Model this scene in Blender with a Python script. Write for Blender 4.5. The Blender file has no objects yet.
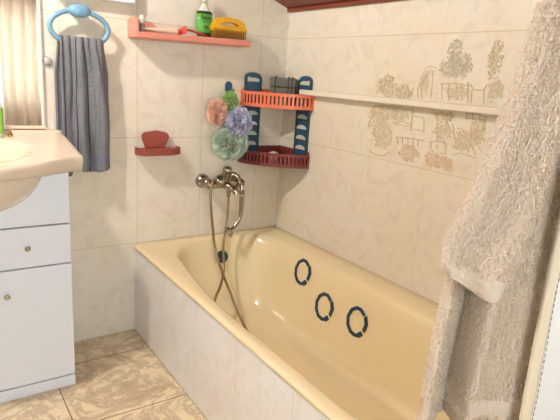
import bpy, bmesh, math, random
from mathutils import Vector, Matrix, noise
import numpy as np
random.seed(7)
C = bpy.context.scene.collection
PI = math.pi

# ---------------------------------------------------------------- camera
cd = bpy.data.cameras.new('camera'); cam = bpy.data.objects.new('camera', cd); C.objects.link(cam)
rt = Vector((0.8269, -0.5584, 0.0661)); up = Vector((0.0838, 0.2386, 0.9675)); fw = Vector((0.556, 0.7945, -0.2441))
M = Matrix((rt, up, -fw)).transposed().to_4x4(); M.translation = Vector((-1.5017, -2.1784, 1.1738))
cam.matrix_world = M
cd.sensor_width = 36.0; cd.lens = 521.9 / 560 * 36.0; cd.clip_start = 0.02
bpy.context.scene.camera = cam

# ---------------------------------------------------------------- world, light, exposure
w = bpy.data.worlds.new('world'); bpy.context.scene.world = w; w.use_nodes = True
w.node_tree.nodes['Background'].inputs[0].default_value = (0.8, 0.9, 1.0, 1)
w.node_tree.nodes['Background'].inputs[1].default_value = 1.0
vs = bpy.context.scene.view_settings
vs.view_transform = 'Standard'; vs.look = 'None'; vs.gamma = 1.0; vs.use_curve_mapping = False
vs.exposure = 1.32
WINDOW_POWER = 6.3          # brightness of the frosted window behind the photographer
BULB_POWER = 560.0          # brightness of the hanging globe lamp
BULB_COLOUR = (1.0, 0.975, 0.88)
LAMP = Vector((-1.58, -0.60, 1.96))

# ---------------------------------------------------------------- materials
def nodes(name):
    m = bpy.data.materials.new(name); m.use_nodes = True
    nt = m.node_tree; b = nt.nodes['Principled BSDF']
    return m, nt, b
def lin(c):
    return tuple((x/12.92 if x <= .04045 else ((x+.055)/1.055)**2.4) for x in c)
def rgb(r, g, b): return lin((r/255, g/255, b/255)) + (1,)
def node(nt, t, **k):
    n = nt.nodes.new(t)
    for a, v in k.items(): setattr(n, a, v)
    return n
def math_(nt, op, a, b=None, c=None):
    n = node(nt, 'ShaderNodeMath', operation=op)
    for i, v in enumerate((a, b, c)):
        if v is None: continue
        if isinstance(v, (int, float)): n.inputs[i].default_value = v
        else: nt.links.new(v, n.inputs[i])
    return n.outputs[0]
def mix(nt, f, a, b):
    n = node(nt, 'ShaderNodeMix', data_type='RGBA')
    for i, v in ((0, f), (6, a), (7, b)):
        if isinstance(v, (int, float, tuple)): n.inputs[i].default_value = v
        else: nt.links.new(v, n.inputs[i])
    return n.outputs[2]
def noise_(nt, scale, detail=4, dist=0, rough=.55, vec=None):
    n = node(nt, 'ShaderNodeTexNoise'); n.inputs['Scale'].default_value = scale
    n.inputs['Detail'].default_value = detail; n.inputs['Distortion'].default_value = dist; n.inputs['Roughness'].default_value = rough
    if vec is None:
        vec = node(nt, 'ShaderNodeTexCoord').outputs['Object']
    nt.links.new(vec, n.inputs['Vector'])
    return n.outputs['Fac']
def ramp(nt, v, *stops):
    n = node(nt, 'ShaderNodeValToRGB'); e = n.color_ramp.elements
    while len(e) < len(stops): e.new(0.5)
    for x, (p, c) in zip(e, stops): x.position = p; x.color = c
    nt.links.new(v, n.inputs[0]); return n.outputs[0]
def bump(nt, b, h, strength, dist=.002):
    n = node(nt, 'ShaderNodeBump'); n.inputs['Strength'].default_value = strength; n.inputs['Distance'].default_value = dist
    nt.links.new(h, n.inputs['Height']); nt.links.new(n.outputs[0], b.inputs['Normal'])
MATS = {}
def plain(name, c, rough=.5, metal=0, var=.08, scale=20, bmp=0, coat=0, sss=0, trans=0):
    if name in MATS: return MATS[name]
    m, nt, b = nodes(name)
    f = noise_(nt, scale)
    c2 = tuple(max(0, x*(1-var*1.6)) for x in c[:3]) + (1,)
    nt.links.new(mix(nt, f, c2, c), b.inputs['Base Color'])
    b.inputs['Roughness'].default_value = rough; b.inputs['Metallic'].default_value = metal
    b.inputs['Coat Weight'].default_value = coat; b.inputs['Coat Roughness'].default_value = .08
    if trans: b.inputs['Transmission Weight'].default_value = trans
    if bmp: bump(nt, b, noise_(nt, scale*6, 3), bmp)
    MATS[name] = m; return m
def tiles(name, ax, off, size, zoff, zsize, base, dark, warm, grout, gw=.0018, vein=0.0, rough=.28, vj=1.0, vd=2.5):
    """marbled ceramic tiles with joints on a plane; ax = index of the horizontal axis, second axis zax"""
    m, nt, b = nodes(name)
    tc = node(nt, 'ShaderNodeTexCoord').outputs['Object']
    sp = node(nt, 'ShaderNodeSeparateXYZ'); nt.links.new(tc, sp.inputs[0])
    def joint(o, off, size):
        t = math_(nt, 'DIVIDE', math_(nt, 'SUBTRACT', o, off), size)
        r = math_(nt, 'ABSOLUTE', math_(nt, 'SUBTRACT', t, math_(nt, 'ROUND', t)))
        return math_(nt, 'LESS_THAN', r, gw/size)
    zax = 2 if zoff is not None and ax < 3 else 1
    j = joint(sp.outputs[ax], off, size)
    j2 = joint(sp.outputs[2 if name != 'floor_tiles' else 1], zoff, zsize)
    J = math_(nt, 'MAXIMUM', math_(nt, 'MULTIPLY', j, vj), j2)
    n1 = noise_(nt, 2.6, 6, 1.2, .6); n2 = noise_(nt, 7, 8, vd, .62)
    c = mix(nt, ramp(nt, n1, (.38, (0,0,0,1)), (.66, (1,1,1,1))), warm, base)
    v = ramp(nt, n2, (.36, (1,1,1,1)), (.5, (0,0,0,1)))
    c = mix(nt, math_(nt, 'MULTIPLY', v, .45 + vein), c, dark)
    if vein:
        n3 = noise_(nt, 6, 10, 1.0, .72)
        band = math_(nt, 'SUBTRACT', 1.0, math_(nt, 'MULTIPLY', math_(nt, 'ABSOLUTE', math_(nt, 'SUBTRACT', n3, .5)), 14))
        c = mix(nt, math_(nt, 'MULTIPLY', math_(nt, 'MAXIMUM', band, 0.0), .55), c, (dark[0]*.55, dark[1]*.5, dark[2]*.5, 1))
    nt.links.new(mix(nt, J, c, grout), b.inputs['Base Color'])
    nt.links.new(math_(nt, 'ADD', math_(nt, 'MULTIPLY', J, .5), rough), b.inputs['Roughness'])
    bump(nt, b, math_(nt, 'SUBTRACT', 1.0, J), .35, .001)
    return m
S = 0.47
WB, WD, WW, WG = rgb(232,226,214), rgb(213,201,182), rgb(232,222,200), rgb(214,200,174)
m_back = tiles('back_wall_tiles', 0, -.1474, .2977, .4194, S, WB, WD, WW, WG)
m_side = tiles('side_wall_tiles', 1, -.9367, .2977, .4194, S, WB, WD, WW, WG, vj=.35)
m_panel = tiles('panel_tiles', 1, -.9367, .2977, .4194, S, rgb(238,240,242), rgb(226,217,206), rgb(238,233,228), WG, gw=.0008)
m_floor = tiles('floor_tiles', 0, -1.157, .40, -.585, .40, rgb(232,216,180), rgb(198,172,134), rgb(238,222,188), rgb(140,110,78), gw=.0022, vein=.10, rough=.3, vd=.9)

def wood(name, a, b_):
    m, nt, b = nodes(name)
    tc = node(nt, 'ShaderNodeTexCoord').outputs['Object']
    mp = node(nt, 'ShaderNodeMapping'); mp.inputs['Scale'].default_value = (14, 1.2, 14); nt.links.new(tc, mp.inputs[0])
    f = noise_(nt, 3, 6, 1, .6, mp.outputs[0])
    nt.links.new(mix(nt, f, a, b_), b.inputs['Base Color']); b.inputs['Roughness'].default_value = .45
    return m
m_wood = wood('ceiling_wood', rgb(98,38,26), rgb(150,72,48))
m_paint = plain('white_plaster', rgb(196,192,184), .8)
m_tub = plain('cream_enamel', rgb(241,224,182), .16, var=.03, scale=3, coat=.4)
m_white = plain('white_laminate', rgb(232,237,244), .3, var=.02, scale=4, coat=.2)
m_ceramic = plain('white_ceramic', rgb(216,203,182), .15, var=.02, scale=4, coat=.4)
m_chrome = plain('chrome', rgb(178,170,156), .14, 1, var=.1)
m_hose = plain('metal_hose', rgb(158,136,104), .3, .9)
m_brass = plain('brass', rgb(200,160,80), .25, 1)
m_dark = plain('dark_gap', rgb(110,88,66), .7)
m_pink = plain('coral_pink_plastic', rgb(228,148,130), .35, sss=.1)
m_coral = plain('orange_coral_plastic', rgb(240,128,88), .35)
m_maroon = plain('maroon_plastic', rgb(134,62,58), .35)
m_red = plain('brick_red_plastic', rgb(164,80,66), .35)
m_bluehook = plain('petrol_blue_plastic', rgb(40,84,116), .35)
m_post = plain('teal_blue_plastic', rgb(52,88,116), .35)
m_postd = plain('dark_teal_plastic', rgb(44,78,84), .4)
m_patch = plain('pale_patch', rgb(208,214,200), .5)
m_ring = plain('sky_blue_plastic', rgb(122,168,196), .35)
m_navy = plain('navy_rubber', rgb(36,66,84), .55)
m_yellow = plain('yellow_plastic', rgb(238,178,40), .35)
m_bristle = plain('brown_bristle', rgb(158,108,34), .8)
m_green = plain('green_label', rgb(100,180,74), .4)
m_black = plain('black_print', rgb(34,44,32), .5)
m_clear = plain('milky_plastic', rgb(226,230,214), .25)
m_offw = plain('white_enamel_rail', rgb(240,230,212), .3)
m_redp = plain('bright_red_plastic', rgb(222,62,44), .35)
m_cream = plain('cream_tube', rgb(236,214,188), .45)
m_grey = plain('grey_sponge', rgb(112,110,100), .85)
m_greyd = plain('dark_band', rgb(58,60,58), .8)
m_towel = plain('beige_terry', rgb(250,230,206), .95, var=.16, scale=170, bmp=.5)
m_hem = plain('smooth_cotton_hem', rgb(218,200,180), .85, var=.05, scale=60, bmp=.3)
m_sheet = plain('white_cotton', rgb(240,236,230), .85, var=.02, scale=60, bmp=.15)
m_stitch = plain('grey_stitch', rgb(160,148,138), .9)
m_curtain, _nt, _b = nodes('white_curtain')
_b.inputs['Base Color'].default_value = rgb(232,218,204); _b.inputs['Roughness'].default_value = .9
_t = node(_nt, 'ShaderNodeBsdfTranslucent'); _t.inputs[0].default_value = rgb(244,236,224)
_m = node(_nt, 'ShaderNodeMixShader'); _m.inputs[0].default_value = .24
_nt.links.new(_b.outputs[0], _m.inputs[1]); _nt.links.new(_t.outputs[0], _m.inputs[2]); _nt.links.new(_m.outputs[0], _nt.nodes['Material Output'].inputs[0])

def lit_through(m, f, c):
    nt = m.node_tree; t = node(nt, 'ShaderNodeBsdfTranslucent'); t.inputs[0].default_value = c; x = node(nt, 'ShaderNodeMixShader'); x.inputs[0].default_value = f
    nt.links.new(nt.nodes['Principled BSDF'].outputs[0], x.inputs[1]); nt.links.new(t.outputs[0], x.inputs[2]); nt.links.new(x.outputs[0], nt.nodes['Material Output'].inputs[0]); return m
m_pile = lit_through(plain('terry_loops', rgb(252,240,224), .95, var=.12, scale=170), .4, rgb(252,238,220))

# ---------------------------------------------------------------- mesh helpers
class MB:
    def __init__(s): s.bm = bmesh.new(); s.mi = 0
    def _f(s, vs, smooth=False):
        try: f = s.bm.faces.new(vs)
        except ValueError: return
        f.material_index = s.mi; f.smooth = smooth
    def box(s, x0, x1, y0, y1, z0, z1):
        v = [s.bm.verts.new((x, y, z)) for z in (z0, z1) for y in (y0, y1) for x in (x0, x1)]
        for q in ((0,2,3,1),(4,5,7,6),(0,1,5,4),(2,6,7,3),(0,4,6,2),(1,3,7,5)): s._f([v[i] for i in q])
        return s
    def hexa(s, p):           # eight corners, bottom ring then top ring
        v = [s.bm.verts.new(q) for q in p]
        for q in ((3,2,1,0),(4,5,6,7),(0,1,5,4),(1,2,6,5),(2,3,7,6),(3,0,4,7)): s._f([v[i] for i in q])
        return s
    def prism(s, pts, fn, a, b):     # 2-D outline extruded between a and b; fn(u, v, t) -> 3-D
        n = len(pts)
        A = [s.bm.verts.new(fn(u, v, a)) for u, v in pts]; B = [s.bm.verts.new(fn(u, v, b)) for u, v in pts]
        s._f(A[::-1]); s._f(B)
        for i in range(n): s._f([A[i], A[(i+1) % n], B[(i+1) % n], B[i]])
        return s
    def tube(s, path, r, n=10, closed=False, caps=True, sq=1.0):
        P = [Vector(p) for p in path]; rings = []; N = len(P)
        R = r if isinstance(r, (list, tuple)) else [r]*N
        ref = None
        for i in range(N):
            if closed: t = P[(i+1) % N] - P[i-1]
            else: t = P[min(i+1, N-1)] - P[max(i-1, 0)]
            t.normalize()
            if ref is None:
                ref = Vector((0, 0, 1)) if abs(t.z) < .9 else Vector((0, 1, 0))
            a = ref - t*ref.dot(t)
            if a.length < 1e-5: a = t.orthogonal()
            a.normalize(); ref = a; b = t.cross(a)
            rings.append([s.bm.verts.new(P[i] + (a*math.cos(2*PI*k/n) + b*math.sin(2*PI*k/n)*sq)*R[i]) for k in range(n)])
        for i in range(N if closed else N-1):
            A, B = rings[i], rings[(i+1) % N]
            for k in range(n): s._f([A[k], A[(k+1) % n], B[(k+1) % n], B[k]], True)
        if caps and not closed: s._f(rings[0][::-1]); s._f(rings[-1])
        return s
    def lathe(s, prof, base, axis=(0,0,1), n=20):   # prof: (radius, height)
        ax = Vector(axis).normalized(); a = ax.orthogonal().normalized(); b = ax.cross(a); base = Vector(base)
        rings = [[s.bm.verts.new(base + ax*h + (a*math.cos(2*PI*k/n) + b*math.sin(2*PI*k/n))*max(r, 1e-5)) for k in range(n)] for r, h in prof]
        for A, B in zip(rings, rings[1:]):
            for k in range(n): s._f([A[k], A[(k+1) % n], B[(k+1) % n], B[k]], True)
        s._f(rings[0][::-1]); s._f(rings[-1]); return s
    def grid(s, fn, nu, nv, smooth=True, closeu=False):
        g = [[s.bm.verts.new(fn(i/nu, j/nv)) for i in range(nu if closeu else nu+1)] for j in range(nv+1)]
        for j in range(nv):
            for i in range(nu):
                k = (i+1) % nu if closeu else i+1
                s._f([g[j][i], g[j][k], g[j+1][k], g[j+1][i]], smooth)
        return s
    def build(s, name, mats, parent=None, bev=0, solid=0, seg=2, sub=0):
        bmesh.ops.recalc_face_normals(s.bm, faces=s.bm.faces)
        me = bpy.data.meshes.new(name); s.bm.to_mesh(me); s.bm.free()
        for m in (mats if isinstance(mats, (list, tuple)) else [mats]): me.materials.append(m)
        o = bpy.data.objects.new(name, me); C.objects.link(o)
        if parent: o.parent = parent; o.matrix_parent_inverse = Matrix.Translation(parent.location).inverted()
        if solid:
            k = o.modifiers.new('thick', 'SOLIDIFY'); k.thickness = solid; k.offset = 0
        if sub:
            k = o.modifiers.new('sub', 'SUBSURF'); k.levels = sub; k.render_levels = sub
        if bev:
            k = o.modifiers.new('bevel', 'BEVEL'); k.width = bev; k.segments = seg; k.limit_method = 'ANGLE'; k.angle_limit = .7
            for f in me.polygons: f.use_smooth = True
            try: k.harden_normals = True
            except Exception: pass
        return o
def thing(name, loc, label, cat, group=None):
    o = bpy.data.objects.new(name, None); C.objects.link(o); o.location = loc; o.empty_display_size = .05
    o['label'] = label; o['category'] = cat
    if group: o['group'] = group
    return o
def tag(o, label, cat, group=None, kind=None):
    o['label'] = label; o['category'] = cat
    if group: o['group'] = group
    if kind: o['kind'] = kind
    return o
def struct(o): o['kind'] = 'structure'; return o
def smooth_path(pts, n=8, closed=False):
    P = [Vector(p) for p in pts]; out = []; N = len(P)
    rng = range(N) if closed else range(N-1)
    g = (lambda i: P[i % N]) if closed else (lambda i: P[min(max(i, 0), N-1)])
    for i in rng:
        a, b, c, d = g(i-1), g(i), g(i+1), g(i+2)
        for k in range(n):
            t = k/n
            out.append(.5*((2*b) + (c-a)*t + (2*a-5*b+4*c-d)*t*t + (3*b-a-3*c+d)*t**3))
    if not closed: out.append(P[-1])
    return out

# ---------------------------------------------------------------- the room
XL, YF = -2.15, -2.95
CZ = lambda x: 1.492 - .36*x
struct(MB().box(XL-.1, .1, YF-.1, .1, -.1, 0).build('floor', m_floor))
struct(MB().prism([(XL-.1, 0), (.1, 0), (.1, CZ(.1)), (XL-.1, CZ(XL-.1))], lambda u, v, t: (u, t, v), 0, .1).build('wall_back', m_back))
struct(MB().box(0, .1, YF, 0, 0, CZ(0)).build('wall_right', m_side))
struct(MB().box(XL-.1, XL, YF, 0, 0, CZ(XL)).build('wall_left', m_paint))
WX0, WX1, WZ0, WZ1 = -1.75, -.42, .80, 1.62
f = MB()
for (a, b_, c, d) in ((XL, WX0, 0, None), (WX1, 0, 0, None)):
    f.prism([(a, 0), (b_, 0), (b_, CZ(b_)), (a, CZ(a))], lambda u, v, t: (u, t, v), YF-.1, YF)
f.box(WX0, WX1, YF-.1, YF, 0, WZ0)
f.prism([(WX0, WZ1), (WX1, WZ1), (WX1, CZ(WX1)), (WX0, CZ(WX0))], lambda u, v, t: (u, t, v), YF-.1, YF)
struct(f.build('wall_front', m_paint))
# frosted daylight window behind the photographer
win = struct(MB().box(WX0, WX1, YF-.1, YF-.06, WZ0, WZ0+.05).box(WX0, WX1, YF-.1, YF-.06, WZ1-.05, WZ1)
    .box(WX0, WX0+.05, YF-.1, YF-.06, WZ0+.05, WZ1-.05).box(WX1-.05, WX1, YF-.1, YF-.06, WZ0+.05, WZ1-.05)
    .box(-1.105, -1.065, YF-.1, YF-.06, WZ0+.05, WZ1-.05).build('window_1', m_white))
mg, nt, b = nodes('frosted_daylight_pane')
b.inputs['Base Color'].default_value = (.8, .85, .9, 1); b.inputs['Roughness'].default_value = .6
b.inputs['Emission Color'].default_value = (.80, .93, 1.0, 1); b.inputs['Emission Strength'].default_value = WINDOW_POWER
for a, c in ((WX0+.05, -1.105), (-1.065, WX1-.05)):
    MB().box(a, c, YF-.088, YF-.08, WZ0+.05, WZ1-.05).build('pane', mg, win)
# sloping wooden ceiling, boards running along the long wall
f = MB()
nb = 19
for i in range(nb):
    a = .1 - (2.35/nb)*i; c = .1 - (2.35/nb)*(i+1) + .004
    f.prism([(a, CZ(a)), (c, CZ(c)), (c, CZ(c)+.03), (a, CZ(a)+.03)], lambda u, v, t: (u, t, v), YF-.1, .1)
f.prism([(.1, CZ(.1)+.031), (XL-.1, CZ(XL-.1)+.031), (XL-.1, CZ(XL-.1)+.06), (.1, CZ(.1)+.06)], lambda u, v, t: (u, t, v), YF-.1, .1)
struct(f.build('ceiling', m_wood))
struct(MB().box(-.016, 0, YF, 0, CZ(0)-.012, CZ(0)+.004).build('trim_1', m_wood, bev=.003))
# faint landscape decoration fired on two tiles of the long wall
STROKES= [[[[-0.6404,1.096],[-0.7436,1.0964],[-0.8395,1.0933]],5,0],[[[-0.8377,1.104],[-0.8396,1.0642],[-0.8427,1.0168]],5,0],[[[-0.7482,1.0363],[-0.7976,1.049],[-0.839,1.0385]],3,0],[[[-0.7482,1.0363],[-0.8402,1.0313]],3,1],[[[-0.7721,0.9856],[-0.8373,0.9902],[-0.9095,0.9887]],4,1],[[[-0.7772,0.9863],[-0.7866,0.9608]],3,1],[[[-0.803,0.9858],[-0.8122,0.9606]],3,1],[[[-0.8325,0.9896],[-0.8374,0.9603]],3,1],[[[-0.8571,0.9891],[-0.8614,0.9637]],3,1],[[[-0.8812,0.9886],[-0.8855,0.9635]],3,1],[[[-0.6404,0.9121],[-0.6767,0.9014],[-0.721,0.9043],[-0.7451,0.9238]],4,1],[[[-0.937,0.9888],[-0.9714,0.997],[-1.0113,0.9919]],4,1],[[[-0.9415,0.9894],[-0.9457,0.9649]],3,1],[[[-0.9689,0.986],[-0.9719,0.9688]],3,1],[[[-1.0071,0.9913],[-1.0132,0.9574],[-0.9872,0.9569]],3,1],[[[-1.0385,0.9578],[-1.0694,0.9694],[-1.1376,0.9633]],3,0],[[[-1.0426,1.0505],[-1.0798,1.0448],[-1.1151,1.0227],[-1.1482,0.988]],4,2],[[[-1.0415,1.0335],[-1.075,1.0275],[-1.1073,1.0019],[-1.1321,0.9724]],3,1],[[[-1.0692,1.103],[-1.108,1.1033],[-1.1537,1.098]],4,0],[[[-1.0722,1.0869],[-1.153,1.0821]],3,0],[[[-1.0731,1.1034],[-1.0733,1.0804]],3,0],[[[-1.0961,1.1055],[-1.1002,1.0831]],3,0],[[[-1.1228,1.1047],[-1.1275,1.0795]],3,0],[[[-1.1459,1.1004],[-1.1469,1.0751]],3,0],[[[-0.9606,1.0587],[-0.9708,1.0004]],3,1],[[[-0.9612,1.0552],[-0.9934,1.069],[-1.0141,1.0473],[-1.0201,1.0138]],3,1],[[[-0.994,1.0656],[-1.0053,1.0257]],3,1],[[[-0.9765,1.043],[-0.9987,1.0387]],3,1],[[[-1.024,1.062],[-1.0352,1.0225]],3,1],[[[-0.8559,1.1376],[-0.8499,1.1728],[-0.8695,1.1948],[-0.8863,1.2299]],4,1],[[[-0.8738,1.1424],[-0.8633,1.177],[-0.8841,1.2161]],3,1],[[[-0.8709,1.2399],[-0.8917,1.2506],[-0.9237,1.2444]],4,2],[[[-0.8676,1.2329],[-0.9211,1.2343]],3,1],[[[-0.9503,1.1915],[-1.008,1.1974],[-1.0651,1.1903]],4,1],[[[-0.957,1.1783],[-1.063,1.1806]],3,2],[[[-0.9546,1.1917],[-0.9634,1.1414]],3,2],[[[-0.984,1.193],[-0.9934,1.1401]],3,1],[[[-1.0127,1.1943],[-1.022,1.1421]],3,2],[[[-1.0366,1.1954],[-1.0465,1.1406]],3,1],[[[-1.0589,1.2028],[-1.0705,1.139]],4,1],[[[-1.0678,1.1968],[-1.0865,1.1786],[-1.1236,1.1807],[-1.1316,1.1966]],4,1],[[[-1.0789,1.1782],[-1.0826,1.1367]],3,1],[[[-1.1236,1.1807],[-1.1323,1.1341]],3,1],[[[-1.1393,1.1753],[-1.1665,1.183]],3,1],[[[-0.9085,1.2306],[-0.9151,1.1416]],3,2],[[[-0.9533,1.0753],[-0.9665,0.9998]],3,2],[[[-0.8479,1.0723],[-0.8956,1.0697],[-0.904,1.0205]],3,1],[[[-0.8558,1.0257],[-0.9086,1.021]],3,1]]
FOLIAGE= [[-0.689,1.172,0.0522,0.0448,60,1],[-0.785,1.1549,0.0437,0.0288,40,1],[-0.99,1.2977,0.0281,0.0386,50,0],[-0.987,1.2458,0.0521,0.0325,70,0],[-1.0341,1.2532,0.0309,0.0381,40,0],[-1.1459,1.2735,0.0244,0.0599,60,1],[-1.1665,1.183,0.0276,0.0363,40,2],[-0.6662,1.0395,0.054,0.0616,80,3],[-0.6979,0.9801,0.0582,0.0539,70,3],[-0.6994,1.0737,0.0727,0.0265,50,1],[-0.8416,0.9347,0.0522,0.0293,60,3],[-0.9612,0.9278,0.0345,0.0314,50,4],[-1.015,0.9225,0.033,0.024,45,4],[-0.9862,1.0854,0.0412,0.0167,40,1],[-1.0707,1.0069,0.0462,0.0328,60,3],[-1.1259,1.047,0.0329,0.038,50,1],[-0.9879,1.027,0.0415,0.0271,40,2],[-0.779,1.0695,0.0492,0.0184,30,2],[-1.026,1.1655,0.0546,0.0195,40,2],[-0.8786,1.1951,0.027,0.0345,25,2]]

MC = [rgb(196,188,168), rgb(206,184,148), rgb(216,202,168), rgb(224,200,166), rgb(228,196,158)]
mcm = [plain('glaze_%s' % n, c, .35) for n, c in zip(('grey','brown','tan','peach','orange','wash'), MC + [rgb(224,212,188)])]
f = MB()
rnd = random.Random(3)
for pts, wd, ci in STROKES:
    f.mi = ci; wdt = wd*.00042
    for (a, b_), (c, d) in zip(pts, pts[1:]):
        L = math.hypot(c-a, d-b_); nx, ny = -(d-b_)/L*wdt, (c-a)/L*wdt
        q = [(a+nx, b_+ny), (c+nx, d+ny), (c-nx, d-ny), (a-nx, b_-ny)]
        f.prism(q, lambda u, v, t: (t, u, v), -rnd.uniform(.0010, .0014), .0)
wi = 0
for cy, cz, ry, rz, n, ci in FOLIAGE:
    f.mi = 5
    for k in range(5):    # pale wash under the foliage
        oy, oz, sc = rnd.uniform(-.45, .45)*ry, rnd.uniform(-.45, .45)*rz, rnd.uniform(.45, .75)
        q = [(cy+oy+ry*sc*math.cos(a)*rnd.uniform(.8, 1.15), cz+oz+rz*sc*math.sin(a)*rnd.uniform(.8, 1.15)) for a in [2*PI*j/12 for j in range(12)]]
        f.prism(q, lambda u, v, t: (t, u, v), -.0002-.000007*wi, .0); wi += 1
    f.mi = ci
    for k in range(int(n*1.5)):
        r = math.sqrt(rnd.random()); t = rnd.random()*2*PI
        y, z = cy + ry*r*math.cos(t), cz + rz*r*math.sin(t); s_ = rnd.uniform(.003, .007); an = rnd.random()*2*PI; sp_ = rnd.uniform(1.2, 3.2); wl = rnd.uniform(.0007, .0013)
        A_ = [an+sp_*j/4 for j in range(5)]; dp = -rnd.uniform(.0012, .0017)
        for a, b_ in zip(A_, A_[1:]):
            q = [(y+(s_+e*wl)*math.cos(g), z+(s_+e*wl)*math.sin(g)) for g, e in ((a, 1), (b_, 1), (b_, -1), (a, -1))]
            f.prism(q, lambda u, v, t: (t, u, v), dp, .0)
struct(f.build('trim_2', mcm))

# ---------------------------------------------------------------- hanging globe lamp (out of the frame, lights the room)
lamp = thing('globe_lamp', (LAMP.x, LAMP.y, CZ(LAMP.x)), 'white glowing globe lamp hanging from the sloping wooden ceiling', 'lamp')
MB().lathe([(.05, 0), (.05, -.02), (.02, -.035)], (LAMP.x, LAMP.y, CZ(LAMP.x)+.005)).build('ceiling_rose', m_white, lamp)
MB().tube([(LAMP.x, LAMP.y, CZ(LAMP.x)-.02), (LAMP.x, LAMP.y, LAMP.z+.06)], .004).lathe([(.018, 0), (.022, -.04), (.02, -.055)], (LAMP.x, LAMP.y, LAMP.z+.09)).build('cord', m_white, lamp)
me_, nt, b = nodes('glowing_glass')
b.inputs['Emission Color'].default_value = BULB_COLOUR + (1,); b.inputs['Emission Strength'].default_value = BULB_POWER
MB().lathe([(.032*math.sin(PI*k/10), .032*math.cos(PI*k/10)) for k in range(1, 10)][:9], LAMP, n=20).build('globe', me_, lamp)

# ---------------------------------------------------------------- bathtub
tub = thing('bathtub', (-.38, -.8, 0), 'cream enamel bathtub with tiled side panel filling the corner', 'bathtub')
def rrect(x0, x1, y0, y1, r, n=9, skew=0):
    """rounded rectangle loop, counter-clockwise; skew pulls the back-left side inwards"""
    out = []
    for cx, cy, a0 in ((x1-r, y1-r, 0), (x0+r, y1-r, PI/2), (x0+r, y0+r, PI), (x1-r, y0+r, 1.5*PI)):
        for k in range(n):
            t = a0 + PI/2*k/(n-1)
            out.append((cx + r*math.cos(t), cy + r*math.sin(t)))
    res = []
    m = len(out)
    for i in range(m):
        a, b_ = out[i], out[(i+1) % m]
        res.append(a)
        if i % n == n-1:
            for k in range(1, 8): res.append((a[0]+(b_[0]-a[0])*k/8, a[1]+(b_[1]-a[1])*k/8))
    return [(x + skew*max(0, (y-(y1-.75))/.75)**1.5*max(0, (x1-x)/(x1-x0)), y) for x, y in res]
TZ = .42; YE = -1.66
loops = []
def lp(x0, x1, y0, y1, r, z, skew=0): loops.append([(x, y, z) for x, y in rrect(x0, x1, y0, y1, r, skew=skew)])
lp(-.760, -.002, YE, -.002, .012, TZ-.020)
lp(-.765, -.001, YE-.004, -.001, .02, TZ-.016)
lp(-.767, -.001, YE-.005, -.001, .022, TZ-.008)
lp(-.763, -.002, YE-.002, -.002, .024, TZ-.002)
lp(-.752, -.006, YE+.006, -.006, .03, TZ)
I = [(.0, .0, .19, 0), (.006, .004, .19, .004), (.016, .010, .185, .014), (.026, .018, .18, .035), (.040, .04, .175, .10), (.058, .075, .165, .19), (.078, .11, .15, .27), (.10, .14, .135, .315), (.135, .18, .12, .338), (.19, .25, .09, .345)]
for dx, dy, r, dz in I:
    lp(-.728+dx, -.105-dx*1.1, YE+.09+dy*1.6, -.062-dy, r, TZ-dz, skew=.10*(1-dz/.42))
f = MB(); rings = [[f.bm.verts.new(p) for p in l] for l in loops]
for A, B in zip(rings, rings[1:]):
    n = len(A)
    for k in range(n): f._f([A[k], A[(k+1) % n], B[(k+1) % n], B[k]], True)
f._f(rings[-1])
basin_o = f.build('tub', m_tub, tub)
k = basin_o.modifiers.new('thick', 'SOLIDIFY'); k.thickness = .004; k.offset = -1
MB().box(-.757, -.737, YE, -.001, 0, TZ-.016).box(-.737, -.001, YE, YE+.02, 0, TZ-.02).build('side_panel', m_panel, tub)
# overflow plug on the sloping back end
ov = MB().lathe([(.030, 0), (.030, .005), (.024, .009), (.020, .007), (.012, .007), (.010, .010), (.004, .011)], (-.372, -.112, .338), (0, -1, .30), 24).build('overflow_cover', m_navy, tub)

# non-slip rings stuck to the sloping long side
deps_bvh = None
from mathutils.bvhtree import BVHTree
bv = BVHTree.FromPolygons([v.co.copy() for v in basin_o.data.vertices], [tuple(p.vertices) for p in basin_o.data.polygons])
def grip(cy, cz, rot, txt):
    hit = bv.ray_cast(Vector((-.45, cy, cz)), Vector((1, 0, 0)))
    p, nrm = hit[0], hit[1]
    if nrm.x > 0: nrm = -nrm
    v = (Vector((0, 0, 1)) - nrm*nrm.z).normalized(); u = v.cross(nrm).normalized()   # u along the tub, v up
    if u.y > 0: u = -u
    f = MB()
    def P(a, b_, t): return p + nrm*(.0005+t) + u*(a*cr_-b_*sr_) + v*(a*sr_+b_*cr_)
    A, Bb, w_ = .048, .053, .0068; cr_, sr_ = math.cos(rot), math.sin(rot)
    def band(ang, ra=A, rb=Bb, w_=w_, t=.004, sx=0, sy=0):
        for a0, a1 in zip(ang, ang[1:]):
            q = []
            for a, e in ((a0, 1), (a1, 1), (a1, -1), (a0, -1)):
                q.append((sx+(ra+e*w_)*math.cos(a), sy+(rb+e*w_)*math.sin(a)))
            f.prism(q, lambda uu, vv, tt: P(uu, vv, tt), 0, t)
    R_ = math.radians
    band([R_(x) for x in (62, 90, 125, 160, 195, 230, 262, 285)])
    band([R_(x) for x in (28, 62)])
    band([R_(x) for x in (-42, -8, 26)], A+.006, Bb*.95, .0068, .006)
    band([R_(x) for x in (285, 306)], A+.003, Bb, .0095, .006)
    o = f.build('grip_ring', m_navy)
    tag(o, txt, 'grip ring', 'navy grip rings on the inside of the tub')
    return o
grip(-.447, .343, .32, 'navy grip ring on the tub side, nearest the mixer end')
grip(-.636, .258, .32, 'middle of the three navy grip rings inside the tub')
grip(-.832, .276, .32, 'navy grip ring inside the tub, nearest the foreground towels')

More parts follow.
